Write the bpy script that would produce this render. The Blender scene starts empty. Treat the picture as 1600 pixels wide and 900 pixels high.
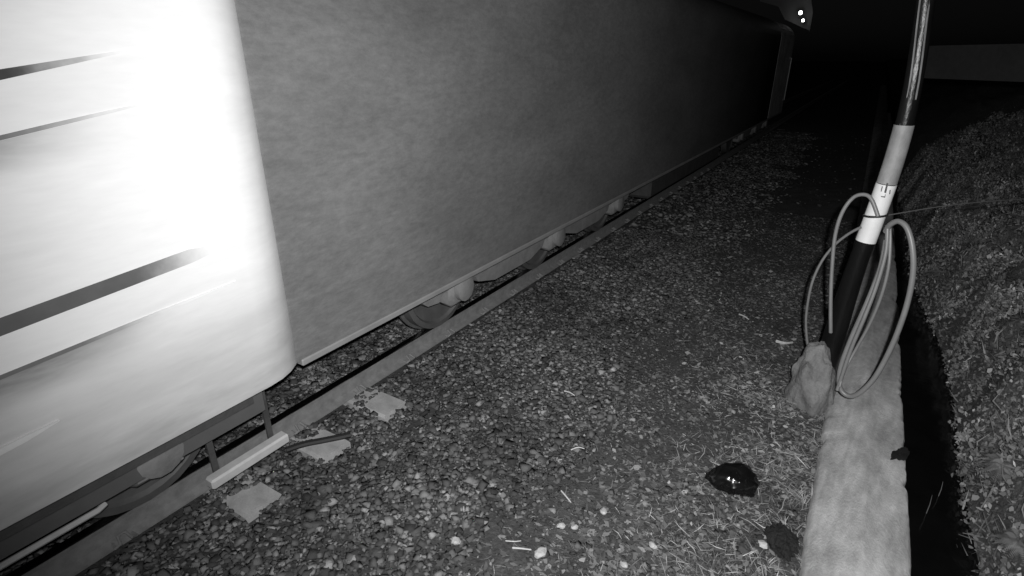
import bpy, math, random
import numpy as np
from mathutils import Vector, Matrix, noise as mnoise

random.seed(7)
RNG = np.random.default_rng(11)
SC = bpy.context.scene
COL = SC.collection

# ------------------------------------------------------------------ camera, sky, light, exposure
H = 2.6                                   # height of the surveillance camera above the ballast
PITCH, YAW, FOC = math.radians(22.7), math.radians(32.04), 859.0
cam_d = bpy.data.cameras.new('camera')
cam = bpy.data.objects.new('camera', cam_d)
COL.objects.link(cam)
cam.location = (0, 0, H)
cam.rotation_euler = (math.radians(90) - PITCH, 0, YAW)
cam_d.sensor_width = 36
cam_d.lens = 36 * FOC / 1600
cam_d.clip_start = 0.05
cam_d.clip_end = 2000
SC.camera = cam

world = bpy.data.worlds.new('World')
SC.world = world
world.use_nodes = True
wn = world.node_tree
bg = wn.nodes['Background']
sky = wn.nodes.new('ShaderNodeTexSky')
sky.sky_type = 'NISHITA'
sky.sun_disc = False
sky.sun_elevation = math.radians(3)
sky.sun_rotation = math.radians(150)
bw = wn.nodes.new('ShaderNodeRGBToBW')    # the photograph is a monochrome infrared picture
wn.links.new(sky.outputs[0], bw.inputs[0])
wn.links.new(bw.outputs[0], bg.inputs[0])
bg.inputs[1].default_value = 0.0011        # deep night

moon_d = bpy.data.lights.new('moon', 'SUN')
moon_d.energy = 0.004
moon_d.angle = math.radians(0.5)
moon = bpy.data.objects.new('moon', moon_d)
COL.objects.link(moon)
moon.rotation_euler = (math.radians(40), 0, math.radians(30))

# the infrared lamp of the surveillance camera, a hand's width from its lens: the only real light here
ir_d = bpy.data.lights.new('infrared_lamp', 'SPOT')
ir_d.energy = 1000
ir_d.spot_size = math.radians(128)
ir_d.spot_blend = 1.0
ir_d.shadow_soft_size = 0.03
ir = bpy.data.objects.new('infrared_lamp', ir_d)
COL.objects.link(ir)
ir.location = (0.10, -0.06, H + 0.16)
ir.rotation_euler = (math.radians(90 - 15), 0, math.radians(22))

vs = SC.view_settings
vs.view_transform = 'Standard'
vs.look = 'None'
vs.exposure = 0
vs.gamma = 1
vs.use_curve_mapping = False
SC.render.engine = 'CYCLES'
SC.cycles.use_denoising = True
SC.cycles.max_bounces = 6

# ------------------------------------------------------------------ placing by measured rays
def _basis():
    d0 = np.array([0, math.cos(PITCH), -math.sin(PITCH)])
    r0 = np.array([1., 0, 0])
    u0 = np.cross(r0, d0)
    c, s = math.cos(YAW), math.sin(YAW)
    R = np.array([[c, -s, 0], [s, c, 0], [0, 0, 1]])
    return R @ r0, R @ u0, R @ d0
BR, BU, BD = _basis()
def ray(px, py):
    return (px - 800) * BR - (py - 450) * BU + FOC * BD
def at_z(px, py, z=0.0):
    v = ray(px, py); t = (z - H) / v[2]
    return Vector((v[0] * t, v[1] * t, z))
def at_y(px, py, y):
    v = ray(px, py); t = y / v[1]
    return Vector((v[0] * t, y, H + v[2] * t))

# ------------------------------------------------------------------ materials (all neutral: infrared picture)
def mat(name, v, rough=0.8, metal=0.0, amt=0.25, scale=6.0, detail=6.0, bump=0.0, bscale=40.0,
        attr=None, spec=0.5, stretch=(1, 1, 1), amt2=0.0, scale2=60.0, emit=0.0, low_dark=None, fade_y=None, streaks=None):
    m = bpy.data.materials.new(name)
    m.use_nodes = True
    nt = m.node_tree
    b = nt.nodes['Principled BSDF']
    b.inputs['Roughness'].default_value = rough
    b.inputs['Metallic'].default_value = metal
    b.inputs['Specular IOR Level'].default_value = spec
    tc = nt.nodes.new('ShaderNodeTexCoord')
    mp = nt.nodes.new('ShaderNodeMapping')
    mp.inputs['Scale'].default_value = stretch
    nt.links.new(tc.outputs['Object'], mp.inputs[0])
    def nz(sc, det):
        n = nt.nodes.new('ShaderNodeTexNoise')
        n.inputs['Scale'].default_value = sc
        n.inputs['Detail'].default_value = det
        n.inputs['Roughness'].default_value = 0.62
        nt.links.new(mp.outputs[0], n.inputs['Vector'])
        return n.outputs['Fac']
    def mth(op, a, c):
        n = nt.nodes.new('ShaderNodeMath'); n.operation = op
        for i, q in enumerate((a, c)):
            if hasattr(q, 'links'): nt.links.new(q, n.inputs[i])
            else: n.inputs[i].default_value = q
        return n.outputs[0]
    # value = v * (1 + amt*(2n-1)*1.8 + amt2*...)
    f = mth('MULTIPLY_ADD', nz(scale, detail), amt * 3.6)
    f.node.inputs[2].default_value = 1 - amt * 1.8
    if amt2:
        g = mth('MULTIPLY_ADD', nz(scale2, 3), amt2 * 3.6)
        g.node.inputs[2].default_value = 1 - amt2 * 1.8
        f = mth('MULTIPLY', f, g)
    f = mth('MULTIPLY', f, v)
    if low_dark:  # blotchy tone, darker towards the bottom of the given height range
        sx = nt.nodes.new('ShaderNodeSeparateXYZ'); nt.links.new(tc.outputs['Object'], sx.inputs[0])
        mr = nt.nodes.new('ShaderNodeMapRange'); mr.inputs['From Min'].default_value = low_dark[0]; mr.inputs['From Max'].default_value = low_dark[1]
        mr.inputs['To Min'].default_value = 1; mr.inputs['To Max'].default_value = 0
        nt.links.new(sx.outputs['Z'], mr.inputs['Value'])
        gq = mth('MULTIPLY', mth('MULTIPLY', mr.outputs[0], nz(scale * 1.4, 5)), low_dark[2])
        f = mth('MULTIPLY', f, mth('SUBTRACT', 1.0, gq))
    if fade_y:          # strip colour fades to white along y, imitating motion blur
        sy = nt.nodes.new('ShaderNodeSeparateXYZ'); nt.links.new(tc.outputs['Object'], sy.inputs[0])
        mr = nt.nodes.new('ShaderNodeMapRange'); mr.interpolation_type = 'SMOOTHSTEP'
        mr.inputs['From Min'].default_value = fade_y[0]; mr.inputs['From Max'].default_value = fade_y[1]
        mr.inputs['To Min'].default_value = 0; mr.inputs['To Max'].default_value = 1
        nt.links.new(mth('ADD', sy.outputs['Y'], mth('MULTIPLY', nz(5, 4), .25)), mr.inputs['Value'])
        wmix = nt.nodes.new('ShaderNodeMix'); nt.links.new(mr.outputs[0], wmix.inputs[0]); nt.links.new(f, wmix.inputs[2]); wmix.inputs[3].default_value = .8
        f = wmix.outputs[0]
    if streaks:       # tone darkest just under the side strips, fading downward
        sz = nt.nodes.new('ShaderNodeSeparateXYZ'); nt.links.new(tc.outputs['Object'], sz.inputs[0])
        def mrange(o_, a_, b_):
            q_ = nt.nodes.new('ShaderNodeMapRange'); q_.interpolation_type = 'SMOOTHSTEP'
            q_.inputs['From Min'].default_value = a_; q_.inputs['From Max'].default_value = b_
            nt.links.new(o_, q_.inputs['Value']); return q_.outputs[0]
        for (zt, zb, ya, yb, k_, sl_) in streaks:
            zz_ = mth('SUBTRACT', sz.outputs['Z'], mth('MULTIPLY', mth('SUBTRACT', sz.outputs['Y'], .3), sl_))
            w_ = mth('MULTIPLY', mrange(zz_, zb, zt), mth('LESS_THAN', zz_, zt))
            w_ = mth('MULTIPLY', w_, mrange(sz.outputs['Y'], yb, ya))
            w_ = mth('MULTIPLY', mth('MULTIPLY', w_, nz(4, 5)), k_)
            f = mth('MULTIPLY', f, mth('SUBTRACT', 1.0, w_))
    if attr:
        a = nt.nodes.new('ShaderNodeAttribute'); a.attribute_name = attr
        f = mth('MULTIPLY', f, a.outputs['Fac'])
    f = mth('MAXIMUM', f, 0.002)
    cc = nt.nodes.new('ShaderNodeCombineColor')
    for i in range(3): nt.links.new(f, cc.inputs[i])
    nt.links.new(cc.outputs[0], b.inputs['Base Color'])
    if bump:
        bp = nt.nodes.new('ShaderNodeBump')
        bp.inputs['Strength'].default_value = bump
        bp.inputs['Distance'].default_value = 0.02
        nt.links.new(nz(bscale, 5), bp.inputs['Height'])
        nt.links.new(bp.outputs[0], b.inputs['Normal'])
    if emit:
        b.inputs['Emission Color'].default_value = (1, 1, 1, 1)
        b.inputs['Emission Strength'].default_value = emit
    return m

M = dict(
    terrain=mat('terrain', 0.062, 0.95, amt=0.45, scale=5, amt2=0.45, scale2=34, bump=1.0, bscale=40),
    stone=mat('ballast_stone', 0.112, 0.9, amt=0.25, scale=9, amt2=0.15, scale2=120, attr='shade', bump=0.3, bscale=160),
    litter=mat('dry_litter', 0.15, 0.85, amt=0.25, scale=7, attr='shade'),
    sleeper=mat('sleeper_concrete', 0.40, 0.9, amt=0.28, scale=9, amt2=0.1, scale2=90, bump=0.25, bscale=110),
    wall=mat('wall_concrete', 0.44, 0.9, amt=0.42, scale=3.2, amt2=0.26, scale2=13, bump=0.4, bscale=60, stretch=(2.0, 0.9, 1)),
    rail_rust=mat('rail_rust', 0.21, 0.8, amt=0.3, scale=14, bump=0.3, bscale=120),
    rail_top=mat('rail_polished_steel', 0.42, 0.22, 1.0, amt=0.1, scale=20, stretch=(6, 0.3, 1)),
    white=mat('white_car_paint', 0.80, 0.38, amt=0.07, scale=1.6, amt2=0.04, scale2=14, stretch=(1, 0.4, 2.0), spec=0.3, low_dark=(.65, 1.6, 1.15), streaks=((2.248, 2.08, .6, 1.15, 1.2, .17), (1.440, 1.25, .6, 1.3, 1.2, .06))),
    groove=mat('dark_rubber_seal', 0.035, 0.7, amt=0.3, scale=9),
    band=mat('grey_trim_band', 0.10, 0.6, amt=0.15, scale=6),
    seal_w=mat('fading_dark_seal', 0.04, 0.7, amt=0.3, scale=9, fade_y=(.95, 1.35)),
    band_w=mat('fading_grey_band', 0.10, 0.6, amt=0.2, scale=6, fade_y=(1.15, 1.6)),
    edge_w=mat('fading_edge', 0.15, 0.6, amt=0.2, scale=6, fade_y=(.85, 1.4)),
    grey=mat('grey_car_paint', 0.132, 0.65, amt=0.30, scale=1.1, amt2=0.20, scale2=26, stretch=(1, 0.45, 1.2), bump=0.25, bscale=38, spec=0.2),
    sill=mat('pale_sill_paint', 0.25, 0.6, amt=0.22, scale=3),
    pale_end=mat('weathered_end_paint', 0.42, 0.7, amt=0.45, scale=2.2, amt2=0.2, scale2=11),
    under=mat('underframe_grime', 0.06, 0.85, amt=0.35, scale=4, bump=0.3),
    bogie=mat('bogie_dust', 0.20, 0.85, amt=0.3, scale=7, bump=0.25),
    wheel=mat('wheel_steel', 0.12, 0.6, 0.3, amt=0.25, scale=8),
    step=mat('step_white_paint', 0.5, 0.6, amt=0.2, scale=9),
    roof=mat('roof_paint', 0.14, 0.7, amt=0.25, scale=3),
    glass=mat('dark_glass', 0.01, 0.08, amt=0.1),
    tar=mat('tarred_pole', 0.006, 0.3, spec=.3, amt=0.5, scale=9, bump=0.25, bscale=30, stretch=(1, 1, 0.3)),
    sleeve=mat('grey_metal_sleeve', 0.24, 0.6, amt=0.36, scale=10, amt2=0.1, scale2=60, stretch=(1, 1, 0.5)),
    label=mat('white_label_plate', 0.72, 0.5, amt=0.1, scale=8),
    ink=mat('label_ink', 0.05, 0.6, amt=0.2),
    strap=mat('black_strap', 0.015, 0.6, amt=0.2),
    cable=mat('cable_sheath', 0.18, 0.42, amt=0.14, scale=8),
    cable_dim=mat('old_cable_sheath', 0.16, 0.55, amt=0.2, scale=8),
    riser=mat('riser_cable_sheath', 0.16, 0.5, amt=0.55, scale=7),
    footing=mat('footing_mortar', 0.19, 0.95, amt=0.35, scale=6, amt2=0.15, scale2=45, bump=0.7, bscale=38),
    black_gloss=mat('glossy_black_plastic', 0.006, 0.16, amt=0.3, scale=8),
    black_rough=mat('black_crust', 0.012, 0.75, amt=0.5, scale=20, amt2=.5, scale2=60, bump=1.0, bscale=60),
    water=mat('ditch_water', 0.006, 0.06, amt=0.3, scale=5, bump=0.10, bscale=7),
    mud=mat('ditch_mud', 0.022, 0.7, amt=0.4, scale=6, bump=0.5, bscale=30),
    bank=mat('bank_soil', 0.12, 0.95, amt=0.4, scale=4, amt2=.5, scale2=38, bump=1.0, bscale=34),
    leaf=mat('bank_leaf', 0.23, 0.75, amt=0.35, scale=2.0, attr='shade'),
    straw=mat('dry_straw', 0.34, 0.8, amt=0.2, scale=20),
    twig=mat('bare_pale_twig', 0.52, 0.7, amt=0.2, scale=30),
    paper=mat('pale_litter', 0.62, 0.7, amt=0.15, scale=20),
    pale_stone=mat('pale_stone', 0.42, 0.85, amt=0.25, scale=14, bump=0.3),
    parapet=mat('parapet_concrete', 0.06, 0.9, amt=0.2, scale=1.5, amt2=0.1, scale2=12),
    mast=mat('galvanised_mast', 0.20, 0.6, amt=0.2, scale=5),
    board=mat('signal_board', 0.11, 0.7, amt=0.2, scale=2),
    lamp=mat('lamp_lens', 0.8, 0.4, amt=0.0, emit=22.0),
)

# ------------------------------------------------------------------ mesh helpers
class MB:
    def __init__(s): s.v, s.f, s.m = [], [], []
    def add(s, vs_, fs, mi=0):
        o = len(s.v)
        s.v += [tuple(p) for p in vs_]
        s.f += [tuple(i + o for i in f) for f in fs]
        s.m += [mi] * len(fs)
        return s
    def box(s, a, b, mi=0, bev=0.0):
        (x0, y0, z0), (x1, y1, z1) = a, b
        e = min(bev, abs(x1 - x0) * .45, abs(y1 - y0) * .45, abs(z1 - z0) * .45)
        if e <= 0:
            vs_ = [(x, y, z) for x in (x0, x1) for y in (y0, y1) for z in (z0, z1)]
            return s.add(vs_, [(0, 1, 3, 2), (4, 6, 7, 5), (0, 4, 5, 1), (2, 3, 7, 6), (0, 2, 6, 4), (1, 5, 7, 3)], mi)
        vs_, idx = [], {}
        for ix, x in enumerate((x0, x1)):
            for iy, y in enumerate((y0, y1)):
                for iz, z in enumerate((z0, z1)):
                    sx, sy, sz = 1 - 2 * ix, 1 - 2 * iy, 1 - 2 * iz
                    for k, off in enumerate(((0, e * sy, e * sz), (e * sx, 0, e * sz), (e * sx, e * sy, 0))):
                        idx[ix, iy, iz, k] = len(vs_)
                        vs_.append((x + off[0], y + off[1], z + off[2]))
        I = lambda x, y, z, k: idx[x, y, z, k]
        fs = []
        for q in (0, 1):
            fs.append((I(q, 0, 0, 0), I(q, 1, 0, 0), I(q, 1, 1, 0), I(q, 0, 1, 0)))
            fs.append((I(0, q, 0, 1), I(1, q, 0, 1), I(1, q, 1, 1), I(0, q, 1, 1)))
            fs.append((I(0, 0, q, 2), I(1, 0, q, 2), I(1, 1, q, 2), I(0, 1, q, 2)))
        for p in (0, 1):
            for q in (0, 1):
                fs.append((I(p, q, 0, 0), I(p, q, 1, 0), I(p, q, 1, 1), I(p, q, 0, 1)))
                fs.append((I(p, 0, q, 0), I(p, 1, q, 0), I(p, 1, q, 2), I(p, 0, q, 2)))
                fs.append((I(0, p, q, 1), I(1, p, q, 1), I(1, p, q, 2), I(0, p, q, 2)))
                for r in (0, 1):
                    fs.append((I(p, q, r, 0), I(p, q, r, 1), I(p, q, r, 2)))
        return s.add(vs_, fs, mi)
    def prism(s, poly, axis, a, b, mi=0):
        # poly: 2D outline in the other two axes, extruded along axis from a to b
        n = len(poly)
        def mk(t):
            if axis == 'y': return [(p[0], t, p[1]) for p in poly]
            if axis == 'x': return [(t, p[0], p[1]) for p in poly]
            return [(p[0], p[1], t) for p in poly]
        vs_ = mk(a) + mk(b)
        fs = [tuple(range(n)), tuple(range(2 * n - 1, n - 1, -1))]
        fs += [(i, (i + 1) % n, n + (i + 1) % n, n + i) for i in range(n)]
        return s.add(vs_, fs, mi)
    def tube(s, pts, rad, seg=8, mi=0, cap=True):
        pts = [Vector(p) for p in pts]
        rads = rad if isinstance(rad, (list, tuple)) else [rad] * len(pts)
        up = Vector((0.13, 0.31, 0.94))
        rings = []
        for i, p in enumerate(pts):
            t = (pts[min(i + 1, len(pts) - 1)] - pts[max(i - 1, 0)]).normalized()
            if i == 0:
                n = t.cross(up)
                if n.length < 1e-3: n = t.cross(Vector((1, 0, 0)))
            else:
                n = n - t * n.dot(t)
            n.normalize()
            b = t.cross(n)
            rings.append([p + (n * math.cos(k * 2 * math.pi / seg) + b * math.sin(k * 2 * math.pi / seg)) * rads[i] for k in range(seg)])
        vs_ = [q for r in rings for q in r]
        fs = []
        for i in range(len(pts) - 1):
            for k in range(seg):
                a, c = i * seg + k, i * seg + (k + 1) % seg
                fs.append((a, c, c + seg, a + seg))
        if cap:
            fs.append(tuple(range(seg - 1, -1, -1)))
            o = (len(pts) - 1) * seg
            fs.append(tuple(range(o, o + seg)))
        return s.add(vs_, fs, mi)
    def lathe(s, prof, centre, axis='z', seg=24, mi=0):
        vs_, fs = [], []
        for (r, h) in prof:
            for k in range(seg):
                a = k * 2 * math.pi / seg
                c, d = r * math.cos(a), r * math.sin(a)
                p = (c, d, h) if axis == 'z' else ((h, c, d) if axis == 'x' else (c, h, d))
                vs_.append((p[0] + centre[0], p[1] + centre[1], p[2] + centre[2]))
        for i in range(len(prof) - 1):
            for k in range(seg):
                a, c = i * seg + k, i * seg + (k + 1) % seg
                fs.append((a, c, c + seg, a + seg))
        fs.append(tuple(range(seg - 1, -1, -1)))
        o = (len(prof) - 1) * seg
        fs.append(tuple(range(o, o + seg)))
        return s.add(vs_, fs, mi)
    def build(s, name, mats, parent=None, smooth=False, loc=None):
        me = bpy.data.meshes.new(name)
        vs_ = s.v
        if loc is not None:
            vs_ = [(a - loc[0], b - loc[1], c - loc[2]) for a, b, c in s.v]
        me.from_pydata(vs_, [], s.f)
        for m in (mats if isinstance(mats, (list, tuple)) else [mats]): me.materials.append(M[m])
        me.polygons.foreach_set('material_index', s.m)
        import bmesh
        bm = bmesh.new(); bm.from_mesh(me)
        bmesh.ops.recalc_face_normals(bm, faces=bm.faces)
        bm.to_mesh(me); bm.free()
        if smooth:
            me.polygons.foreach_set('use_smooth', [True] * len(me.polygons))
            try: me.set_sharp_from_angle(angle=math.radians(40))
            except Exception: pass
        o = bpy.data.objects.new(name, me)
        COL.objects.link(o)
        if loc is not None: o.location = loc
        if parent is not None:
            o.parent = parent
            if loc is None: o.location = -parent.location       # vertices are in world coordinates
            else: o.location = Vector(loc) - parent.location
        return o

def np_mesh(name, verts, faces, m, shade=None, parent=None):
    """verts (n,3), faces (k,3 or 4) numpy arrays -> one object; shade = per-vertex value"""
    me = bpy.data.meshes.new(name)
    n, (k, c) = len(verts), faces.shape
    me.vertices.add(n); me.vertices.foreach_set('co', verts.astype(np.float32).ravel())
    me.loops.add(k * c); me.loops.foreach_set('vertex_index', faces.astype(np.int32).ravel())
    me.polygons.add(k)
    me.polygons.foreach_set('loop_start', np.arange(0, k * c, c, dtype=np.int32))
    me.update(calc_edges=True)
    if shade is not None:
        a = me.attributes.new('shade', 'FLOAT', 'POINT')
        a.data.foreach_set('value', shade.astype(np.float32))
    me.materials.append(M[m])
    o = bpy.data.objects.new(name, me)
    COL.objects.link(o)
    if parent is not None: o.parent = parent; o.location = -parent.location
    return o

def tag(o, label=None, cat=None, group=None, kind=None):
    if label: o['label'] = label
    if cat: o['category'] = cat
    if group: o['group'] = group
    if kind: o['kind'] = kind
    return o
def empty(name, loc, label, cat, group=None):
    o = bpy.data.objects.new(name, None)
    COL.objects.link(o)
    o.location = loc
    o.empty_display_size = 0.2
    return tag(o, label, cat, group)
def copy_tree(o, parent=None, shift=None):
    c = o.copy(); COL.objects.link(c); c.parent = parent
    for ch in [q for q in bpy.data.objects if q.parent == o]:
        copy_tree(ch, c)
    return c
def fbm(x, y, s=1.0, oct=4, seed=0.0):
    return mnoise.fractal(Vector((x * s + seed, y * s - seed, seed * 1.7)), 1.0, 2.0, oct)
def vnoise(x, y, seed=0):
    """cheap smooth value noise for numpy arrays, range about -1..1"""
    r = np.random.default_rng(seed)
    out = np.zeros_like(x)
    for k in range(7):
        a = r.uniform(0, 2 * math.pi); f = 1.0 * 1.6 ** (k * .8)
        out += np.sin((x * math.cos(a) + y * math.sin(a)) * f * 2.2 + r.uniform(0, 9)) / (1 + .45 * k)
    return out / 2.6

# ------------------------------------------------------------------ ground
RAIL_X, TRACK_X, RAIL_Z = -3.2, -3.95, 0.19     # near rail, track centre, rail top
SL_END = -2.74                                   # sleeper ends
SIDE = -2.65                                     # plane of the train's near side
WL, WR = 0.17, 0.68                              # low wall: left foot, right edge

def ground_h(x, y):
    z = 0.022 * vnoise(x * 1.3, y * 1.3, 3) - 0.02
    z = np.where(x < -2.3, z * .5 - 0.03, z)
    return z

def grid(xs, ys, fz, name, m):
    X, Y = np.meshgrid(xs, ys)
    Z = fz(X, Y)
    v = np.stack([X.ravel(), Y.ravel(), Z.ravel()], 1)
    nx, ny = len(xs), len(ys)
    i = np.arange((ny - 1) * (nx - 1)); r, c = i // (nx - 1), i % (nx - 1)
    a = r * nx + c
    return np_mesh(name, v, np.stack([a, a + 1, a + 1 + nx, a + nx], 1), m)

xs = np.concatenate([np.array([-600, -200, -60, -20, -10]), np.linspace(-7.5, 0.3, 120), np.array([WR - .08])])
ys = np.concatenate([np.array([-600, -100, -20, -4]), np.linspace(-1.5, 14, 200), np.linspace(15, 60, 46), np.array([90, 200, 600])])
g = grid(xs, ys, ground_h, 'ground', 'terrain')
tag(g, 'dark gravelly soil beside the track', 'ground', kind='structure')

# ditch and bank to the right of the wall -----------------------------------
def bank_edge(y):
    return 1.17 + 0.10 * np.sin(y * 1.1 + .6) * .6 - 0.028 * np.clip(y - 3, 0, 9)
def bank_h(x, y):
    e = bank_edge(y)
    d = x - e
    up = -0.62 + 0.95 * np.clip(d / .30, 0, 1) ** .8
    up = up + np.clip(d - .30, 0, 1.1) * (.62 + .12 * np.sin(y * .9)) + np.clip(d - 1.4, 0, 3) * .42
    cl_ = 0.13 * vnoise(x * 2.0, y * 2.0, 8) + .07 * vnoise(x * 5.1, y * 5.1, 9)
    up = up + np.where(d > 0, cl_ * np.clip(d * 3, 0, 1), 0)
    return up
xs = np.concatenate([np.array([WR - .1, .78]), np.linspace(.9, 5, 130), np.array([8, 20, 60, 200, 600])])
ys = np.concatenate([np.array([-600, -100, -20, -4]), np.linspace(-1.5, 16, 260), np.linspace(17, 60, 44), np.array([90, 200, 600])])
bk = grid(xs, ys, bank_h, 'bank_terrain', 'bank')
tag(bk, 'dark earth bank rising beyond the ditch', 'bank', kind='structure')
wm = MB(); wm.add([(WR - .06, -3, -.34), (1.5, -3, -.34), (1.5, 40, -.34), (WR - .06, 40, -.34)], [(0, 1, 2, 3)])
wt = wm.build('ditch_water', 'water')
tag(wt, 'black still water in the drainage ditch', 'water', kind='structure')

# ------------------------------------------------------------------ track
track = empty('railway_track', (TRACK_X, 0, 0), 'railway track with rusty rails on ballast under the train', 'track')
def rail(x):
    prof = [(-.075, .0), (.075, .0), (.075, .012), (.012, .03), (.012, .115), (.034, .13), (.036, .152),
            (-.036, .152), (-.034, .13), (-.012, .115), (-.012, .03), (-.075, .012)]
    mb = MB(); mb.prism([(x + a, RAIL_Z - .16 + b) for a, b in prof], 'y', -8, 80)
    r = mb.build('rail', 'rail_rust', track)
    hd = MB(); hd.prism([(x - .034, RAIL_Z - .007), (x + .034, RAIL_Z - .007), (x + .034, RAIL_Z - .002), (x + .026, RAIL_Z), (x - .026, RAIL_Z), (x - .034, RAIL_Z - .002)], 'y', -8, 80)
    h = hd.build('rail_head', 'rail_top')
    h.parent = r; h.location = (0, 0, 0)
    return r
rail(RAIL_X); rail(2 * TRACK_X - RAIL_X)
SL_Y = [1.42 + .605 * k for k in range(-4, 44)]
half = SL_END - TRACK_X
slm = MB()
ply = [(-.125, -.2), (.125, -.2), (.125, -.012), (.11, .012), (-.11, .012), (-.125, -.012)]
slm.prism([(a, b) for a, b in ply], 'x', -half, half)
s0 = slm.build('sleeper', 'sleeper', track)
for i, y in enumerate(SL_Y):
    o = s0 if i == 0 else s0.copy()
    if i: COL.objects.link(o); o.parent = track
    o.location = (RNG.uniform(-.015, .015), y, 0.014 if 3 < i < 7 else -0.055)
    o.rotation_euler = (0, 0, RNG.uniform(-.02, .02))
cl = MB()
cl.tube([(.03, -.05, .045), (.085, -.055, .045), (.10, -.03, .06), (.05, -.02, .085), (.05, .02, .085), (.10, .03, .06), (.085, .055, .045), (.03, .05, .045)], .010, 6)
c0 = None
for i, (y, sx) in enumerate([(q, w) for q in SL_Y[:26] for w in (-1, 1)]):
    if c0 is None:
        c0 = cl.build('rail_clip', 'rail_rust', track); o = c0
    else:
        o = c0.copy(); COL.objects.link(o); o.parent = track
    o.location = (RAIL_X - TRACK_X, y, 0.0)
    o.rotation_euler = (0, 0, 0 if sx > 0 else math.pi)

# ------------------------------------------------------------------ stones
t = (1 + 5 ** .5) / 2
ICO_V = np.array([(-1, t, 0), (1, t, 0), (-1, -t, 0), (1, -t, 0), (0, -1, t), (0, 1, t), (0, -1, -t), (0, 1, -t), (t, 0, -1), (t, 0, 1), (-t, 0, -1), (-t, 0, 1)], float)
ICO_V /= np.linalg.norm(ICO_V[0])
ICO_F = np.array([(0, 11, 5), (0, 5, 1), (0, 1, 7), (0, 7, 10), (0, 10, 11), (1, 5, 9), (5, 11, 4), (11, 10, 2), (10, 7, 6), (7, 1, 8), (3, 9, 4), (3, 4, 2), (3, 2, 6), (3, 6, 8), (3, 8, 9), (4, 9, 5), (2, 4, 11), (6, 2, 10), (8, 6, 7), (9, 8, 1)])
BOX_V = np.array([(a, b, c) for a in (-.62, .62) for b in (-.62, .62) for c in (-.62, .62)])
BOX_F = np.array([(0, 1, 3), (0, 3, 2), (4, 6, 7), (4, 7, 5), (0, 4, 5), (0, 5, 1), (2, 3, 7), (2, 7, 6), (0, 2, 6), (0, 6, 4), (1, 5, 7), (1, 7, 3)])
OCT_V = np.array([(1, 0, 0), (-1, 0, 0), (0, 1, 0), (0, -1, 0), (0, 0, 1), (0, 0, -1)], float)
OCT_F = np.array([(0, 2, 4), (2, 1, 4), (1, 3, 4), (3, 0, 4), (2, 0, 5), (1, 2, 5), (3, 1, 5), (0, 3, 5)])
def rot_mats(n):
    q = RNG.normal(size=(n, 4)); q /= np.linalg.norm(q, axis=1)[:, None]
    w, x, y, z = q.T
    return np.stack([1 - 2 * (y * y + z * z), 2 * (x * y - z * w), 2 * (x * z + y * w), 2 * (x * y + z * w), 1 - 2 * (x * x + z * z), 2 * (y * z - x * w), 2 * (x * z - y * w), 2 * (y * z + x * w), 1 - 2 * (x * x + y * y)], 1).reshape(n, 3, 3)
def stones(name, pos, size, shade, base_v, base_f, m, flat=.55):
    n, k = len(pos), len(base_v)
    sc = size[:, None] * RNG.uniform(.5, 1.4, (n, 3))
    jit = 1 + RNG.uniform(-.45, .38, (n, k, 3))
    v = base_v[None] * jit * sc[:, None, :]
    v = np.einsum('nij,nkj->nki', rot_mats(n), v)
    v[:, :, 2] *= flat
    v += pos[:, None, :]
    f = base_f[None] + (np.arange(n) * k)[:, None, None]
    return np_mesh(name, v.reshape(-1, 3), f.reshape(-1, 3), m, np.repeat(shade, k))
def patch_free(x, y):
    ok = np.ones(len(x), bool)
    for i, yy in enumerate(SL_Y):
        if 3 < i < 7:
            d = [0.20, 0.24, 0.25][i - 4]
            ok &= ~((x > SL_END - d - .25 * (y - yy) * (i - 5.2)) & (x < SL_END + .02) & (np.abs(y - yy) < .135))
    ok &= ~(np.abs(x - RAIL_X) < .085) & ~(np.abs(x - (2 * TRACK_X - RAIL_X)) < .085)
    return ok
def shade_of(n, x, y):
    s = np.exp(RNG.normal(0, .56, n)) * .82
    s *= 1 + .34 * vnoise(x * 1.1, y * 1.1, 21) + .2 * vnoise(x * 3.1, y * 3.1, 22)
    s = np.where(RNG.random(n) < .02, s * 2.2, s)
    return np.clip(s, .12, 2.7)
def sandy(x, y):           # pale sandy soil left of the pole
    c_ = at_z(1185, 632)
    return 1 + .9 * np.exp(-((x - c_.x) ** 2 + ((y - c_.y) * .7) ** 2) / .09)
def scatter(n, x0, x1, y0, y1, p):
    x = RNG.uniform(x0, x1, n); y = RNG.uniform(y0, y1, n)
    keep = RNG.random(n) < p(x, y)
    return x[keep], y[keep]
def coarse_p(x, y):           # ballast shoulder thins out to the right into soil
    edge = -1.25 + .30 * vnoise(x * .2 + 3, y * 1.1, 5) - .012 * y
    return np.clip((edge - x) / .55 + .35, 0.035, 1)
x, y = scatter(88000, -5.4, -.05, -.4, 8.5, coarse_p)
x2, y2 = scatter(26000, -5.2, .1, 8.5, 24, coarse_p)
x, y = np.concatenate([x, x2]), np.concatenate([y, y2])
k = patch_free(x, y); x, y = x[k], y[k]
sz = np.clip(np.exp(RNG.normal(math.log(.0185), .40, len(x))), .007, .042) * np.where(y > 8.5, 1.5, 1)
sz = np.where(x > -1.2, sz * .75, sz)
z = ground_h(x, y) + RNG.uniform(-.004, .022, len(x)) + np.where((x < -2.5), .030, 0)
over = np.zeros(len(x))
for i in (4, 5, 6): over = np.maximum(over, (np.abs(y - SL_Y[i]) < .15) & (x < SL_END))
z = z + .034 * over
z = np.where((x > SL_END - .35) & (x < SL_END + .12), z - .006, z)
bal = stones('ballast_gravel', np.stack([x, y, z], 1), sz, shade_of(len(x), x, y), BOX_V, BOX_F, 'stone')
tag(bal, 'coarse grey ballast stones heaped along the track', 'ballast', kind='stuff')
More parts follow.
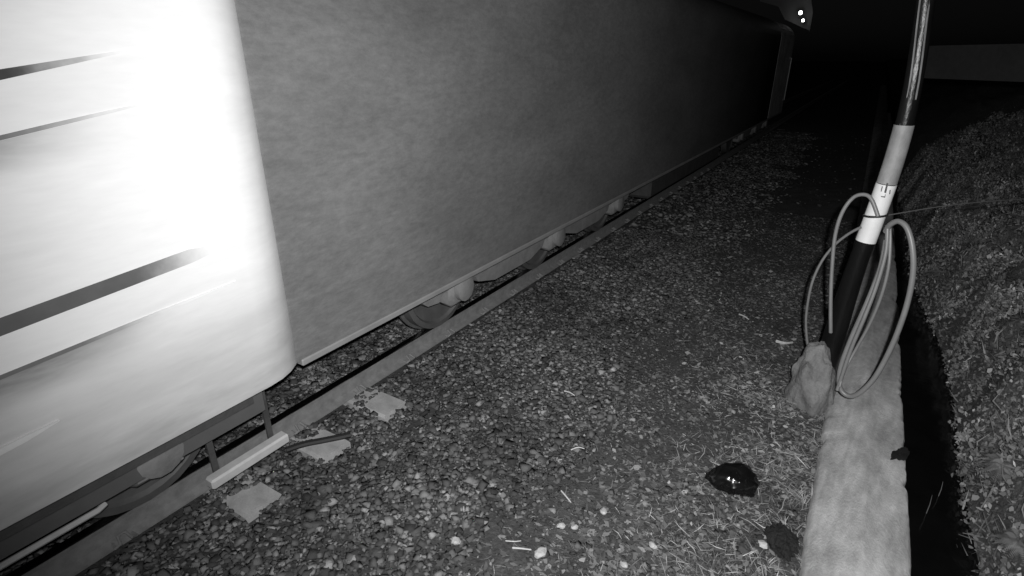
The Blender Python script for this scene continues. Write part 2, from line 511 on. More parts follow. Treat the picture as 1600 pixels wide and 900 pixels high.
# fine grit and small pebbles over the soil
x, y = scatter(95000, -2.4, WL + .02, .2, 11, lambda x, y: np.clip(.55 + .6 * vnoise(x * 1.4, y * 1.4, 33), .12, 1) * np.clip(1.25 - y / 12, .1, 1))
sz = np.clip(np.exp(RNG.normal(math.log(.0095), .45, len(x))), .004, .026)
z = ground_h(x, y) + RNG.uniform(-.002, .006, len(x))
gr = stones('grit', np.stack([x, y, z], 1), sz, shade_of(len(x), x, y) * .9 * sandy(x, y), OCT_V, OCT_F, 'stone')
tag(gr, 'fine grit and pebbles strewn over the soil', 'grit', kind='stuff')

def blades(name, pos, length, width, m, shade, tilt=.25, curl=.15, yaw=None, fold=0.0):
    """strip leaves: 3 cross sections, 2 quads each"""
    n = len(pos)
    a = RNG.uniform(0, 2 * math.pi, n) if yaw is None else yaw
    el = RNG.normal(0, 1, n) * tilt if np.isscalar(tilt) else tilt
    d = np.stack([np.cos(a) * np.cos(el), np.sin(a) * np.cos(el), np.sin(el)], 1)
    roll = RNG.normal(0, .5, n)
    side = np.stack([-np.sin(a), np.cos(a), np.zeros(n)], 1)
    up = np.cross(d, side)
    s2 = side * np.cos(roll)[:, None] + up * np.sin(roll)[:, None]
    bend = RNG.normal(0, 1, n)[:, None] * curl * length[:, None]
    V = np.zeros((n, 6, 3))
    for i, (q, w) in enumerate(((-.5, .35), (0.05, 1.0), (.5, .12))):
        c = pos + d * (q * length)[:, None] + (side * bend + up * abs(bend) * -.5) * (1 - (2 * q) ** 2)
        V[:, 2 * i] = c + s2 * (width * w * .5)[:, None]
        V[:, 2 * i + 1] = c - s2 * (width * w * .5)[:, None]
    F = np.array([(0, 2, 3, 1), (2, 4, 5, 3)])
    f = F[None] + (np.arange(n) * 6)[:, None, None]
    return np_mesh(name, V.reshape(-1, 3), f.reshape(-1, 4), m, np.repeat(shade, 6))
# leaf litter and dry straw on the soil between ballast and wall
def lit_p(x, y):
    return np.clip((x + 1.7) / 1.0, 0.06, 1) * np.clip(.5 + .6 * vnoise(x * 1.8, y * 1.8, 44), .08, 1) * np.clip(1.2 - y / 11, .1, 1)
x, y = scatter(90000, -2.6, WL + .03, .3, 11, lit_p)
n = len(x)
is_straw = RNG.random(n) < .35
ln = np.where(is_straw, RNG.uniform(.03, .12, n), RNG.uniform(.015, .055, n))
wd = np.where(is_straw, RNG.uniform(.0022, .005, n), ln * RNG.uniform(.35, .8, n))
p = np.stack([x, y, ground_h(x, y) + RNG.uniform(.002, .016, n)], 1)
sh = np.clip(np.exp(RNG.normal(0, .5, n)) * np.where(is_straw, 1.4, .85), .2, 4)
li = blades('leaf_litter', p, ln, wd, 'litter', sh * sandy(x, y) * .9, tilt=.22)
tag(li, 'dry leaf and straw litter on the soil', 'leaf litter', kind='stuff')

x, y = scatter(5200, -.75, WL + .03, 2.0, 5.2, lambda x, y: np.clip((x + .8) / .7, .1, 1) * np.clip(.5 + .7 * vnoise(x * 2.5, y * 2.5, 91), .05, 1))
n = len(x); ln = RNG.uniform(.04, .15, n)
st = blades('dry_straw', np.stack([x, y, ground_h(x, y) + RNG.uniform(.008, .03, n)], 1), ln, RNG.uniform(.0025, .0055, n), 'litter', np.exp(RNG.normal(0, .4, n)) * 1.7, tilt=.25, curl=.22)
tag(st, 'pale dry straw matted along the wall foot', 'straw', kind='stuff')

# ------------------------------------------------------------------ low concrete wall along the ditch
def wall_mesh():
    prof = [(WL + .02, -.40), (WL, -.05), (WL + .015, .035), (WL + .03, .055), (.26, .085), (.33, .108), (.385, .128), (.42, .142), (.438, .148), (.455, .144),
            (.49, .130), (.55, .120), (.61, .114), (.655, .110), (.672, .102), (WR, .085), (WR + .002, -.02), (WR, -.2), (WR - .01, -.75)]
    ysl = list(np.arange(-1.2, 9, .022)) + list(np.arange(9, 16, .15)) + list(np.arange(16, 70, 1.5))
    V, F = [], []
    n = len(prof)
    for y in ysl:
        wob = .009 * fbm(0.3, y, 1.1, 4, 2.0)
        for i, (px, pz) in enumerate(prof):
            e = .007 * fbm(px * 8, y, 6.0, 4, 5.0)
            e2 = .012 * fbm(px * 3 + 9, y, 2.0, 3, 1.0)
            chip = max(0, fbm(7.0, y, 2.6, 4, 11.0 if i > 9 else 3.0) - .30) * .08
            x, z = px + wob, pz + e2 * .5
            if i <= 4: x += e + (chip if i >= 1 else 0); z += e * .5
            if 13 <= i <= 16: x -= abs(e) * .9 + chip; z -= abs(e) * .5
            if 4 < i < 13: z += e * .45
            V.append((x, y, z))
    for j in range(len(ysl) - 1):
        for i in range(n - 1):
            a = j * n + i
            F.append((a, a + 1, a + 1 + n, a + n))
    F.append(tuple(range(n))); F.append(tuple(range(len(V) - 1, len(V) - 1 - n, -1)))
    mb = MB(); mb.add(V, F)
    return mb.build('concrete_wall', 'wall', smooth=True)
wl = wall_mesh()
tag(wl, 'low pale concrete wall running along the dark ditch', 'wall')

# ------------------------------------------------------------------ trains
def wheelset(parent, y):
    """near and far wheel, axle, axle box, all children of the bogie (sub-parts)"""
    for sgn in (1, -1):
        xr = TRACK_X + sgn * (RAIL_X - TRACK_X)
        w = MB()
        R = .46
        prof = [(.09, -.075), (R + .028, -.075), (R + .028, -.05), (R, -.04), (R, .055), (R - .05, .062), (R - .07, .035), (.16, .022), (.15, .075), (.09, .08)]
        w.lathe([(r, h * sgn) for r, h in prof], (xr, y, RAIL_Z + R), 'x', 32)
        w.build('wheel', 'wheel', parent, smooth=True)
    a = MB(); a.lathe([(.075, -.80), (.075, .80)], (TRACK_X, y, RAIL_Z + .46), 'x', 12); a.build('axle', 'under', parent, smooth=True)
    for sgn in (1, -1):
        b = MB(); xb = TRACK_X + sgn * .98
        b.box((xb - .10, y - .16, RAIL_Z + .30), (xb + .10, y + .16, RAIL_Z + .62), bev=.04)
        b.lathe([(.12, 0), (.12, sgn * .05), (.08, sgn * .065)], (xb + sgn * .10, y, RAIL_Z + .46), 'x', 14)
        b.tube([(xb, y - .24, RAIL_Z + .47), (xb, y - .24, RAIL_Z + .66)], .06, 10)
        b.tube([(xb, y + .24, RAIL_Z + .47), (xb, y + .24, RAIL_Z + .66)], .06, 10)
        b.build('axle_box', 'bogie', parent, smooth=True)
def bogie(car, axles):
    yc = sum(axles) / len(axles)
    bo = MB()
    y0, y1 = axles[0] - .55, axles[-1] + .55
    for sgn in (1, -1):
        x0 = TRACK_X + sgn * .93; x1 = x0 + sgn * .12
        poly = [(y0, .70), (y0 + .1, .62)]
        for i, a in enumerate(axles):
            poly += [(a - .3, .60), (a - .25, .67), (a + .25, .67), (a + .3, .60)]
            if i < len(axles) - 1:
                m_ = (a + axles[i + 1]) / 2
                poly += [(m_ - .35, .52), (m_ + .35, .52)]
        poly += [(y1 - .1, .62), (y1, .70), (y1, .78), (y0, .78)]
        bo.prism(poly, 'x', min(x0, x1), max(x0, x1))
    bo.box((TRACK_X - .92, yc - .2, .5), (TRACK_X + .92, yc + .2, .76))
    b = bo.build('bogie', 'bogie', car)
    for a in axles: 
        # sub-parts of the bogie
        pre = set(bpy.data.objects)
        class P: pass
        wheelset(b, a)
    for ch in [q for q in bpy.data.objects if q.parent == b]:
        ch.location = (0, 0, 0)
    return b

def car_section(side, z0, zs, zr, w2):
    """half outline near side -> closed outline (x, z) of the body shell"""
    xn, xf = side, 2 * TRACK_X - side
    pts = [(xn, z0), (xn, zs)]
    for k in range(1, 7):
        a = k / 7 * math.pi / 2
        pts.append((xn - w2 * (1 - math.cos(a)), zs + (zr - zs) * math.sin(a)))
    pts.append((xn - w2, zr))
    far = [(2 * TRACK_X - x, z) for x, z in reversed(pts)]
    return pts + far

# --- white ribbed car on the left; only its last two metres show
W_END = 1.975
white = empty('passenger_car', (TRACK_X, -8, 0), 'bright white railway car with horizontal dark grooves at the left edge', 'railway car')
def rounded_body(y0, y1, rad, sec, name, m, parent, steps=7, both=True):
    """shell whose plan is rounded at its ends"""
    n = len(sec)
    ys_ = []
    for k in range(steps + 1):
        a = k / steps * math.pi / 2
        ys_.append((y1 - rad + rad * math.sin(a), rad * (1 - math.cos(a))))
    if both: lead = [(y0 + (y1 - q), ins) for q, ins in reversed(ys_)]
    else: lead = [(y0, 0)]
    rows = lead + ys_
    V, F = [], []
    for (yy, ins) in rows:
        for (x, z) in sec:
            s_ = max(-1, min(1, (x - TRACK_X) / (max(q_[0] for q_ in sec) - TRACK_X)))
            V.append((x - ins * s_, yy, z))
    for j in range(len(rows) - 1):
        for i in range(n):
            a, b = j * n + i, j * n + (i + 1) % n
            F.append((a, b, b + n, a + n))
    F.append(tuple(range(n))); F.append(tuple(range(len(V) - 1, len(V) - 1 - n, -1)))
    mb = MB(); mb.add(V, F)
    return mb.build(name, m, parent, smooth=True)
sec_w = car_section(SIDE, .83, 3.15, 3.75, .75)
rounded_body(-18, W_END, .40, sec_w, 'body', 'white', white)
def strip(y1, z, h, slope, proud, m, name, car, taper=.1):
    """moulding that sweeps up towards the car end; z is its underside where the sweep starts, h its height"""
    lo, hi = [], []
    for y in (-17.5, -3, .3, .5, .7, .9, 1.1, 1.3, 1.5, 1.7):
        if y >= y1: break
        k_ = min(1, (y1 - y) / taper) if y > 0 else 1
        zz = z + slope * max(0, y - .3)
        lo.append((y, zz + h * .3 * (1 - k_))); hi.append((y, zz + h * (.3 + .7 * k_)))
    ze = z + slope * (y1 - .3) + h * .5
    mb = MB()
    top = hi + [(y1, ze + .002)]; bot = lo + [(y1, ze)]
    for a in range(len(top) - 1):
        mb.prism([bot[a], bot[a + 1], top[a + 1], top[a]], 'x', SIDE - .03, SIDE + proud)
    return mb.build(name, m, car)
strip(1.40, 2.425, .040, .20, .003, 'seal_w', 'window_seal', white, .7)
strip(1.40, 2.250, .016, .17, .006, 'edge_w', 'drip_edge', white, .4)
strip(1.55, 1.598, .068, .085, .003, 'band_w', 'side_band', white, .2)
strip(1.50, 1.440, .016, .06, .006, 'edge_w', 'lower_seal', white, .3)
strip(.62, 1.140, .030, .10, .012, 'label', 'trim_strip', white, .15)
MB().box((-2.84, -17.6, .575), (-2.82, 1.62, .815), bev=.006).build('skirt', 'band', white)
mb = MB(); mb.box((2 * TRACK_X - SIDE + .12, -17.8, .70), (SIDE - .12, W_END - .45, .826)); mb.box((TRACK_X - .5, -9, .4), (TRACK_X + .5, -5, .7)); mb.build('underframe', 'under', white)
mb = MB(); mb.box((-2.93, 1.22, .225), (-2.85, 1.76, .295), bev=.012)
mb.build('footstep', 'step', white)
mb = MB()
for yy in (1.3, 1.68): MB().box((-2.95, yy - .018, .27), (-2.935, yy + .018, .78)).build('step_bracket', 'under', white)
mb = MB(); mb.tube([(-2.925, -2.5, .475), (-2.925, .70, .475), (-2.945, .74, .475)], .016, 8); mb.build('air_pipe', 'step', white, smooth=True)
bogie(white, [-1.3, 1.0])
bogie(white, [-15.6, -13.3])

# --- long grey locomotive filling the middle
G0, G1 = W_END - .135, 22.6
GS = -2.75                                       # plane of the grey vehicle's side
grey = empty('locomotive', (TRACK_X, 12, 0), 'long dull grey railway vehicle with smooth side fading into the dark', 'railway vehicle')
sec_g = car_section(GS, .82, 3.20, 3.75, .8)
rounded_body(G0, G1 - 3.0, .02, sec_g, 'body', 'grey', grey, steps=2)
sec_e = car_section(GS + .004, .84, 3.18, 3.73, .8)
mb = MB(); mb.prism(sec_e, 'y', G1 - 2.998, G1); mb.build('end_panel', 'pale_end', grey)
mb = MB(); mb.box((GS - .06, G0 + .03, .785), (GS + .012, G1 - .02, .832), bev=.008); mb.build('sill', 'sill', grey)
mb = MB(); mb.box((TRACK_X - .62, G0 + .2, .70), (TRACK_X + .62, G1 - .1, .815)); mb.build('underframe', 'under', grey)
mb = MB(); mb.box((TRACK_X - .8, 9.2, .34), (TRACK_X + 1.0, 14.2, .66), bev=.05); mb.build('fuel_tank', 'under', grey)
mb = MB(); mb.tube([(GS, 22.2, 1.25), (GS + .06, 22.2, 1.25), (GS + .06, 22.2, 2.6), (GS, 22.2, 2.6)], .018, 8); mb.build('handrail', 'pale_end', grey, smooth=True)
for sx in (-1, 1):
    mb = MB(); mb.lathe([(.09, 0), (.09, .3), (.22, .32), (.22, .36)], (TRACK_X + sx * .87, G1, 1.05), 'y', 18); mb.build('buffer', 'under', grey, smooth=True)
bogie(grey, [3.72, 5.6, 7.5])
bogie(grey, [16.3, 18.2, 20.1])

# ------------------------------------------------------------------ utility pole with label, sleeve and cable coil
PY = 4.65
pole = empty('utility_pole', (.12, PY, 0), 'black leaning utility pole with white label and grey sleeve by the wall', 'utility pole')
keys = [(0, .085), (.48, .110), (1.03, .128), (1.32, .150), (1.59, .178), (1.99, .203), (2.17, .207), (2.49, .192), (2.93, .145), (3.6, .06), (5.2, -.12)]
KZ, KX = [k[0] for k in keys], [k[1] for k in keys]
def smooth_x(z):
    zz = np.linspace(max(0, z - .25), z + .25, 9)
    return float(np.mean(np.interp(zz, KZ, KX)))
def pole_seg(z0, z1, r0, r1, name, m, seg=24, dz=.06, extra=0):
    n = max(2, int((z1 - z0) / dz) + 1)
    pts = [(smooth_x(z), PY, z) for z in np.linspace(z0, z1, n)]
    mb = MB(); mb.tube(pts, [r0 + (r1 - r0) * i / (n - 1) for i in range(n)], seg)
    return mb.build(name, m, pole, smooth=True)
pole_seg(-.3, 1.4, .098, .060, 'shaft', 'tar')
pole_seg(1.4, 5.2, .058, .040, 'upper_shaft', 'tar')
pole_seg(1.79, 2.185, .063, .060, 'sleeve', 'sleeve')
pole_seg(1.36, 1.785, .067, .065, 'label_band', 'label')
mb = MB(); mb.tube([(smooth_x(1.56) + .071 * math.cos(a), PY + .071 * math.sin(a), 1.56 + .012 * math.cos(a)) for a in np.linspace(0, 2 * math.pi, 33)], .008, 6, cap=False); mb.build('strap', 'strap', pole, smooth=True)
def on_pole(px, py, r):
    """3D point on the pole's front surface seen at that pixel"""
    v = ray(px, py); v = Vector(v)
    best = None
    for y in np.linspace(PY - .14, PY, 200):
        t_ = y / v.y; x = v.x * t_; z = H + v.z * t_
        d = math.hypot(x - smooth_x(z), y - PY)
        if d <= r: best = Vector((x, y, z)); break
    return best
def ink(poly, name='label_mark'):
    pts = [on_pole(a, b, .0685) for a, b in poly]
    if any(p is None for p in pts): return
    n = len(pts)
    back = [q + Vector((0, .004, 0)) for q in pts]
    mb = MB(); mb.add(list(pts) + back, [tuple(range(n)), tuple(range(2 * n - 1, n - 1, -1))] + [(i, (i + 1) % n, n + (i + 1) % n, n + i) for i in range(n)])
    mb.build(name, 'ink', pole)
ink([(1385.2, 286), (1388.2, 286.5), (1384.5, 302), (1381.5, 301)])
ink([(1378, 291), (1379.4, 291.3), (1377.4, 299.5), (1376, 299)])
ink([(1390, 297), (1391.6, 297), (1391, 303.5), (1389.2, 303.5)])
ink([(1376.5, 306.3), (1382.2, 307.2), (1382.8, 303.5), (1383.8, 303.8), (1383, 308.8), (1376.6, 307.8)])
# pale thin cables climbing the upper pole
for dx, z0, z1 in ((-.026, 2.18, 3.4), (.022, 2.35, 5.0)):
    mb = MB()
    zz = np.linspace(z0, z1, 24)
    mb.tube([(smooth_x(z) + dx + .006 * math.sin(z * 6), PY - .048 + .006 * math.sin(z * 9), z) for z in zz], .0055, 6)
    mb.build('riser_cable', 'riser', pole, smooth=True)

# mortar footing round the pole

coil = empty('cable_coil', (.2, 4.4, 1.4), 'pale cable hung in long loops on the black pole', 'cable')
def catmull(P, n=10, closed=False):
    P = [Vector(p) for p in P]; out = []
    for i in range(len(P) - 1):
        p0, p1, p2, p3 = P[max(i - 1, 0)], P[i], P[i + 1], P[min(i + 2, len(P) - 1)]
        for k in range(n):
            u = k / n
            out.append(.5 * ((2 * p1) + (p2 - p0) * u + (2 * p0 - 5 * p1 + 4 * p2 - p3) * u * u + (3 * p1 - p0 - 3 * p2 + p3) * u ** 3))
    out.append(P[-1]); return out
def loop(px, ys_, r, m):
    n = len(px)
    P = [at_y(a, b, np.interp(i / (n - 1), np.linspace(0, 1, len(ys_)), ys_)) for i, (a, b) in enumerate(px)]
    mb = MB(); mb.tube(catmull(P), r, 10); return mb.build('cable_loop', m, coil, smooth=True)
loop([(1384, 362), (1391, 351), (1405, 346), (1418, 358), (1426, 390), (1426, 432), (1415, 483), (1395, 537), (1370, 585), (1348, 610), (1330, 619), (1316, 612), (1311, 594), (1316, 566), (1333, 522), (1357, 468), (1376, 418), (1385, 375)], (4.50, 4.34, 4.28, 4.36, 4.50), .018, 'cable')
loop([(1390, 350), (1391, 378), (1388, 420), (1376, 465), (1358, 508), (1336, 548), (1320, 578), (1312, 604)], (4.50, 4.40, 4.42, 4.30), .011, 'cable')
loop([(1387, 352), (1384, 395), (1369, 448), (1351, 495), (1330, 545), (1314, 592), (1308, 610)], (4.48, 4.36, 4.30), .0135, 'cable')
loop([(1372, 338), (1362, 312), (1350, 304), (1333, 309), (1316, 332), (1305, 368), (1300, 420), (1298, 470), (1298, 520)], (4.56, 4.62, 4.60, 4.50), .0135, 'cable')
loop([(1345, 355), (1325, 366), (1303, 384), (1283, 410), (1268, 445), (1260, 490), (1260, 520), (1263, 545)], (4.60, 4.68, 4.66, 4.7), .010, 'cable_dim')

# thin stay wire from the strap to the bank
p0 = Vector((smooth_x(1.56) + .068, PY - .02, 1.57)); p1 = at_y(1530, 316, 5.6); p2 = p1 + (p1 - p0) * .9 + Vector((0, 0, -.04))
mb = MB(); mb.tube(catmull([p0, (p0 + p1) / 2 + Vector((0, 0, .01)), p1, p2], 8), .004, 6)
sw = mb.build('stay_wire', 'cable_dim', smooth=True)
tag(sw, 'thin wire running from the pole strap to the bank', 'wire')

# ------------------------------------------------------------------ dark lumps by the wall
def lump(name, c, rx, ry, rz, seed, m, amp=.25, rot=0, freq=1.3, smooth=True, seg=36, rows=18):
    V, F = [], []
    for j in range(rows):
        ph = -math.pi / 2 + math.pi * j / (rows - 1)
        for k in range(seg):
            a = 2 * math.pi * k / seg
            d = Vector((math.cos(ph) * math.cos(a), math.cos(ph) * math.sin(a), math.sin(ph)))
            r = 1 + amp * mnoise.fractal(d * freq + Vector((seed, seed * 2, 0)), 1.0, 2.0, 4)
            x, y, z = d.x * rx * r, d.y * ry * r, d.z * rz * r
            V.append((x * math.cos(rot) - y * math.sin(rot), x * math.sin(rot) + y * math.cos(rot), z))
    for j in range(rows - 1):
        for k in range(seg):
            a, b = j * seg + k, j * seg + (k + 1) % seg
            F.append((a, b, b + seg, a + seg))
    mb = MB(); mb.add(V, F)
    o = mb.build(name, m, smooth=smooth); o.location = c
    return o
ft = lump('pole_footing', (.045, PY - .10, .10), .17, .22, .37, 9.5, 'footing', .24, rot=.1, freq=1.5, seg=60, rows=40)
tag(ft, 'pale lumpy mortar mound round the foot of the black pole', 'footing')
c = at_z(1148, 748, .04)
o = lump('black_bag', c, .165, .115, .085, 3.0, 'black_gloss', .30, rot=.35, freq=1.15)
tag(o, 'shiny black lump with white glints lying on the soil', 'bag')
c = at_z(1222, 845, .03)
o = lump('dark_clod', c, .075, .105, .06, 8.0, 'black_rough', .42, rot=.5, freq=2.4)
tag(o, 'matt black rough clod between dry grass and wall foot', 'clod')

o = lump('tar_blotch', (.632, 3.95, .100), .042, .13, .022, 4.0, 'strap', .45, rot=-.35, freq=1.6)
tag(o, 'black tar blotch on the right edge of the low wall', 'tar blotch')
# dark strip lying over the ballast beside the sleeper end
P = [at_z(a, b, .045) for a, b in ((447, 703), (475, 694), (505, 688), (530, 683), (548, 679))]
mb = MB(); mb.tube(catmull(P, 6), .022, 8)
o = mb.build('rubber_strip', 'strap', smooth=True); tag(o, 'dark rubber strip lying on stones beside the pale sleeper end', 'strip')

# ------------------------------------------------------------------ pale litter, twigs, stones
def twig(px, label, r=.006, z=.03):
    P = [at_z(a, b, z + .008 * (i % 2)) for i, (a, b) in enumerate(px)]
    mb = MB(); mb.tube(catmull(P, 5), [r * (1 - .35 * i / (5 * (len(P) - 1))) for i in range(5 * (len(P) - 1) + 1)], 6)
    o = mb.build('twig', 'twig', smooth=True); tag(o, label, 'twig', 'pale twigs on the soil')
twig([(877, 767), (884, 775), (892, 785)], 'short straight pale twig lying on open soil above the pale stones')
twig([(801, 856), (815, 857), (830, 859)], 'pale straight twig touching a wedge of pale stone near bottom edge')
twig([(790, 845), (804, 846), (814, 845)], 'faint thin twig just behind the straight twig at bottom', .004)
twig([(882, 611), (890, 613), (898, 618)], 'small curved white twig halfway up the gravel slope', .007)
twig([(892, 703), (903, 699), (913, 701)], 'thin bent twig on soil in the middle of the picture', .005)
twig([(1155, 491), (1163, 494), (1170, 499)], 'short pale twig far up the soil strip left of the cable', .009)
twig([(1213, 533), (1226, 536), (1238, 535)], 'thick bright flat stick lying left of the mortar mound', .016)
def pale(px, py, s, seed, label):
    c = at_z(px, py, .02)
    o = lump('pale_stone', c, s, s * .75, s * .55, seed, 'pale_stone', .35, rot=seed, freq=1.0, smooth=False, seg=9, rows=6)
    tag(o, label, 'stone', 'pale stones on the soil')
pale(845, 864, .040, 1.3, 'wedge shaped pale stone at the end of a straight twig')
pale(943, 799, .030, 2.1, 'round whitish stone on bare soil right of the short straight twig')
pale(877, 821, .027, 3.4, 'upright narrow pale stone below the short straight twig')
pale(898, 824, .025, 4.2, 'flat grey stone beside the upright narrow stone')
pale(1020, 852, .026, 5.7, 'small triangular pale stone low on the bare soil')
pale(712, 845, .032, 6.3, 'pale stone among dark gravel at the bottom of the picture')
pale(958, 577, .032, 7.9, 'brightest white pebble high on the gravel near the middle')
pale(1192, 850, .030, 9.1, 'grey knobbly stone touching the matt black clod')
pale(975, 882, .026, 12.1, 'whitish stone near the bottom edge right of centre')
def plate(px, z, label, th=.006):
    P = [at_z(a, b, z) for a, b in px]; n = len(P)
    mb = MB(); mb.add([*P, *[q - Vector((0, 0, th)) for q in P]], [tuple(range(n)), tuple(range(2 * n - 1, n - 1, -1))] + [(i, (i + 1) % n, n + (i + 1) % n, n + i) for i in range(n)])
    o = mb.build('litter_scrap', 'paper'); tag(o, label, 'litter')
plate([(1493, 676), (1497, 674), (1512, 686), (1509, 691), (1500, 686)], -.28, 'narrow white scrap at the far edge of the ditch')

def tuft(px, py, n, ln, label, lean=(0, 0), m='straw', name='grass_tuft', spread=.06, w=.005):
    c = at_z(px, py, 0.0)
    V, F = [], []
    for _ in range(n):
        b = Vector((random.gauss(0, spread * .4), random.gauss(0, spread * .4), -.01))
        a = random.uniform(0, 6.283); l = ln * random.uniform(.5, 1.15)
        h = random.uniform(.25, .8)
        d = Vector((math.cos(a) + lean[0], math.sin(a) + lean[1], 0)) * l * (1 - h * .5)
        s = Vector((-math.sin(a), math.cos(a), 0)) * w * .5
        o_ = len(V)
        for q, ww in ((0, 1), (.35, .9), (.7, .6), (1, .1)):
            p_ = b + d * q + Vector((0, 0, l * h * (q * 1.5 - q * q * 1.1)))
            V += [p_ + s * ww, p_ - s * ww]
        F += [(o_ + 2 * i, o_ + 2 * i + 1, o_ + 2 * i + 3, o_ + 2 * i + 2) for i in range(3)]
    mb = MB(); mb.add(V, F); o = mb.build(name, m); o.location = c
    tag(o, label, 'grass', 'dry grass tufts')
tuft(1252, 778, 34, .17, 'dry straw tuft at the wall foot above the matt black clod', (-.5, 0), 'straw', w=.004)
tuft(1222, 822, 14, .11, 'small dry tuft hanging over the matt black clod', (-.3, .2), 'straw', w=.004)
tuft(1062, 694, 12, .10, 'small star shaped dry tuft on the open soil', (0, 0), 'straw', w=.004)
tuft(1118, 818, 14, .10, 'thin dry tuft below the shiny black lump', (0, 0), 'straw', w=.004)
tuft(1204, 888, 16, .12, 'dry tuft at the bottom edge left of the wall', (0, 0), 'straw', w=.004)
tuft(1272, 690, 16, .13, 'dry tuft at the wall foot below the mortar mound', (-.4, 0), 'straw', w=.004)

# ------------------------------------------------------------------ plants on the bank
def bank_cover():
    n = 230000
    y = RNG.uniform(.8, 18, n) ** 1.0
    x = bank_edge(y) - .02 + np.abs(RNG.normal(0, 1.1, n))
    keep = (x < 5) & (RNG.random(n) < np.clip(.55 + .75 * vnoise(x * 2.1, y * 1.7, 77), .3, 1))
    x, y = x[keep], y[keep]; n = len(x)
    z = bank_h(x, y) + np.abs(RNG.normal(0, .06, n)) + .26 * np.clip(vnoise(x * 3, y * 3, 5), 0, 1)
    ln = RNG.uniform(.014, .050, n); wd = ln * RNG.uniform(.4, .8, n)
    sh = np.exp(RNG.normal(0, .42, n)) * np.clip(1 + .75 * vnoise(x * 2.2, y * 2.2, 15), .2, 2.2) * .85
    return blades('ground_cover', np.stack([x, y, z], 1), ln, wd, 'leaf', sh, tilt=.9, curl=.1)
tag(bank_cover(), 'low leafy ground cover on the dark bank', 'ground cover', kind='stuff')

x = RNG.uniform(0, 1.8, 9000) ** 1.4; y = RNG.uniform(1.2, 13, 9000)
k = RNG.random(9000) < np.clip(.35 + .8 * vnoise(x * 2.6 + 4, y * 2.2, 61), .03, 1)
x, y = x[k], y[k]; n = len(x); x = x + bank_edge(y) - .03
ln = RNG.uniform(.08, .26, n); el = RNG.uniform(.1, 1.2, n)
gb = blades('bank_grass', np.stack([x, y, bank_h(x, y) + ln * .45 * np.sin(el) + .03], 1), ln, RNG.uniform(.006, .014, n), 'leaf', np.exp(RNG.normal(0, .4, n)) * .9, tilt=el, curl=.12)
tag(gb, 'ragged grass blades on the bank above the ditch', 'grass', kind='stuff')

def fern(c, n, ln, label, seed, lean=(-.5, -.3)):
    r = np.random.default_rng(seed)
    e = empty('fern', c, label, 'fern')
    V, F, S = [], [], []
    for _ in range(n):
        a = r.uniform(0, 6.283); l = ln * r.uniform(.6, 1.1)
        d = Vector((math.cos(a) + lean[0], math.sin(a) + lean[1], 0)).normalized()
        sd = Vector((-d.y, d.x, 0)); s_ = r.uniform(.4, 1.3); el_ = r.uniform(.1, 1.2)
        for k in range(16):
            q = (k + 1) / 17
            p = d * l * q * (.5 + .5 * el_) + Vector((0, 0, l * ((1.7 - el_) * q - 1.3 * q * q)))
            ll = l * .22 * math.sin(math.pi * min(1, q * .9 + .1)) + .008
            for sg in (-1, 1):
                tip = p + sd * sg * ll + d * ll * .55 + Vector((0, 0, -.25 * ll))
                mid = (p + tip) / 2; wv = d * ll * .16
                o_ = len(V)
                V += [p, mid + wv, tip, mid - wv]; F.append((o_, o_ + 1, o_ + 2, o_ + 3)); S += [s_] * 4
    np_mesh('fronds', np.array([tuple(v) for v in V]), np.array(F), 'leaf', np.array(S) * 1.0, None).parent = e
    mb = MB()
    for _ in range(5): mb.tube([(r.normal(0, .01), r.normal(0, .01), -.12), (r.normal(0, .02), r.normal(0, .02), .05)], .006, 5)
    o = mb.build('stem', 'bank'); o.parent = e
    return e
def bank_pt(px, py):
    v = ray(px, py)
    for t_ in np.linspace(.002, .05, 3000):
        x, y, z = v[0] * t_, v[1] * t_, H + v[2] * t_
        if x > .9 and z <= float(bank_h(np.array([x]), np.array([y]))[0]): return Vector((x, y, z))
    return at_z(px, py, 0)
for px, py, n, ln, lb in ((1562, 745, 60, .17, 'bright drooping fern overhanging the ditch near the right edge'),
                          (1585, 868, 34, .15, 'small pale fern at the bottom right corner above the ditch'),
                          (1468, 440, 16, .28, 'fern drooping over the far end of the black water'),
                          (1530, 340, 16, .38, 'dim fern high on the bank right of the stay wire')):
    fern(bank_pt(px, py) + Vector((0, 0, .08)), n, ln, lb, int(px))

def shrub(c, r, n, label, seed):
    rr = np.random.default_rng(seed)
    e = empty('shrub', c, label, 'shrub')
    cl = rr.normal(0, .5, (18, 3)) * np.array([r, r, r * .8]) + np.array([0, 0, r * .9])
    pos = cl[rr.integers(0, 18, n)] + rr.normal(0, .16 * r, (n, 3))
    pos[:, 2] = np.abs(pos[:, 2])
    ln = rr.uniform(.03, .07, n)
    o = blades('crown', pos, ln, ln * .5, 'leaf', np.exp(rr.normal(0, .5, n)) * .7, tilt=.8)
    o.parent = e
    mb = MB()
    for k in range(7):
        q = cl[k]
        mb.tube([(0, 0, -.1), (q[0] * .4, q[1] * .4, q[2] * .5), (q[0], q[1], q[2])], [.025, .015, .006], 6)
    o = mb.build('stem', 'bank'); o.parent = e
for (x, y, r, lb, sd) in ((2.45, 7.4, .42, 'dark leafy shrub on the bank at the right edge', 5),
                          (2.9, 11.0, .6, 'dim shrub on top of the bank under the grey footbridge', 6),
                          (1.55, 12.5, .5, 'dim shrub far along the ditch behind the pole', 9)):
    shrub((x, y, float(bank_h(np.array([x]), np.array([y]))[0]) - .03), r, 2600, lb, sd)

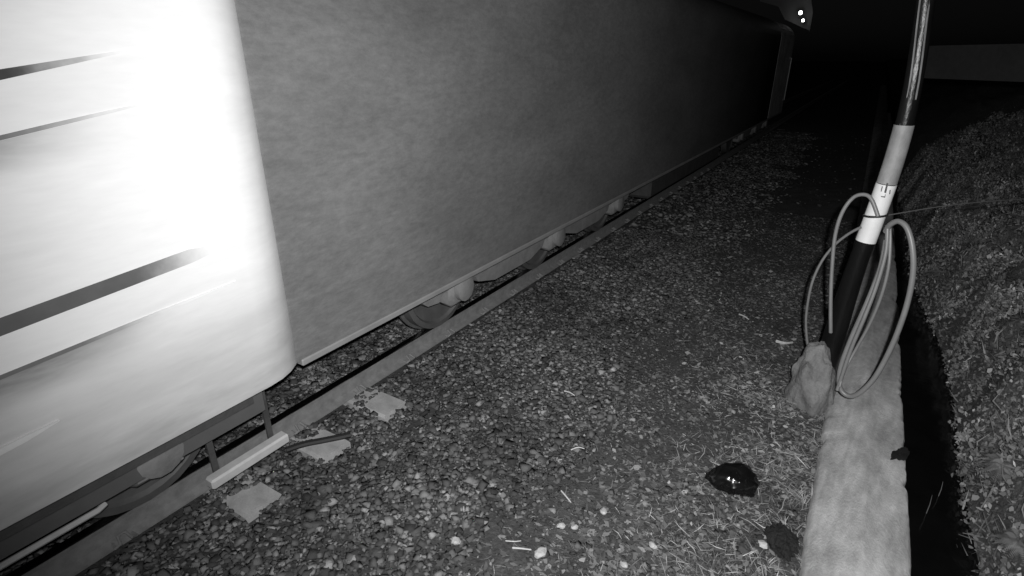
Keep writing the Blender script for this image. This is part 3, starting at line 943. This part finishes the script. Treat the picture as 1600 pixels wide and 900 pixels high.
# thin stems added to imitate upright reflections on the ditch water
for px, py, h, lb in ((1447, 802, .16, 'short pale stem imitating a water reflection close to the wall'), (1466, 775, .13, 'dim stem imitating a water reflection in mid ditch')):
    c = at_z(px, py, -.34)
    mb = MB(); mb.tube([c + Vector((0, 0, -.1)), c + Vector((.002, .0, h * .5)), c + Vector((-.004, .0, h))], [.003, .0025, .0012], 6)
    tag(mb.build('reflection_streak', 'cable_dim'), lb, 'reflection_streak', 'added reflection streaks in the ditch')

# pale parapet seen across the bank top
a0, a1 = at_y(1440, 96, 14.0), at_y(1605, 96, 12.6)
pz0, pz1 = at_y(1600, 128, 12.6).z, at_y(1600, 68, 12.6).z
mb = MB()
d = (a1 - a0); L = 4.2; d = Vector((d.x, d.y, 0)).normalized(); nrm = Vector((-d.y, d.x, 0))
P = [a0, a0 + d * L, a0 + d * L + nrm * .25, a0 + nrm * .25]
base = float(bank_h(np.array([a0.x + 1]), np.array([13.5]))[0]) - .6
mb.add([(p.x, p.y, pz0) for p in P] + [(p.x, p.y, pz1) for p in P], [(0, 1, 2, 3), (7, 6, 5, 4), (0, 1, 5, 4), (1, 2, 6, 5), (2, 3, 7, 6), (3, 0, 4, 7)])
pe = empty('footbridge', (a0.x, a0.y, base), 'dim grey concrete footbridge deck crossing the bank at upper right', 'footbridge')
mb.build('deck', 'parapet', pe)
for q in (3.6, 3.9):
    p = a0 + d * q + nrm * .12
    m2 = MB(); m2.box((p.x - .12, p.y - .1, base), (p.x + .12, p.y + .1, pz0 + .052)); m2.build('post', 'under', pe)

# signal gantry beyond the train with two lit lamps
SY = 25.5
sg = empty('signal_gantry', (-6.4, SY, 0), 'grey signal gantry with two lit lamps beyond the train end', 'signal')
mb = MB(); mb.tube([(-6.4, SY, -.3), (-6.4, SY, 5.6)], [.13, .10], 12); mb.build('mast', 'mast', sg, smooth=True)
q = [at_y(a, b, SY) for a, b in ((1187, -30), (1187, 2), (1216, 10), (1226, 30), (1265, 48), (1270, 20), (1264, -30))]
mb = MB(); n = len(q)
mb.add([(p.x, SY, p.z) for p in q] + [(p.x, SY + .06, p.z) for p in q], [tuple(range(n)), tuple(range(2 * n - 1, n - 1, -1))] + [(i, (i + 1) % n, n + (i + 1) % n, n + i) for i in range(n)])
mb.build('signal_board', 'board', sg)
mb = MB(); mb.box((-6.4, SY + .08, q[0].z - .12), (q[5].x - .05, SY + .22, q[0].z), bev=.01); mb.build('arm', 'mast', sg)
for (px, py, w) in ((1251, 20, .075), (1255, 32, .055)):
    c = at_y(px, py, SY - .18)
    mb = MB(); mb.lathe([(w * .75, .18), (w, .05), (w, 0), (w * .85, -.01)], (c.x, SY - .19, c.z), 'y', 18); h = mb.build('lamp_housing', 'mast', sg, smooth=True)
    m2 = MB(); m2.lathe([(w * .8, -.02), (w * .8, -.035), (w * .45, -.07), (.01, -.085)], (c.x, SY - .19, c.z), 'y', 18)
    l = m2.build('lamp_lens', 'lamp', smooth=True); l.parent = h; l.location = (0, 0, 0)
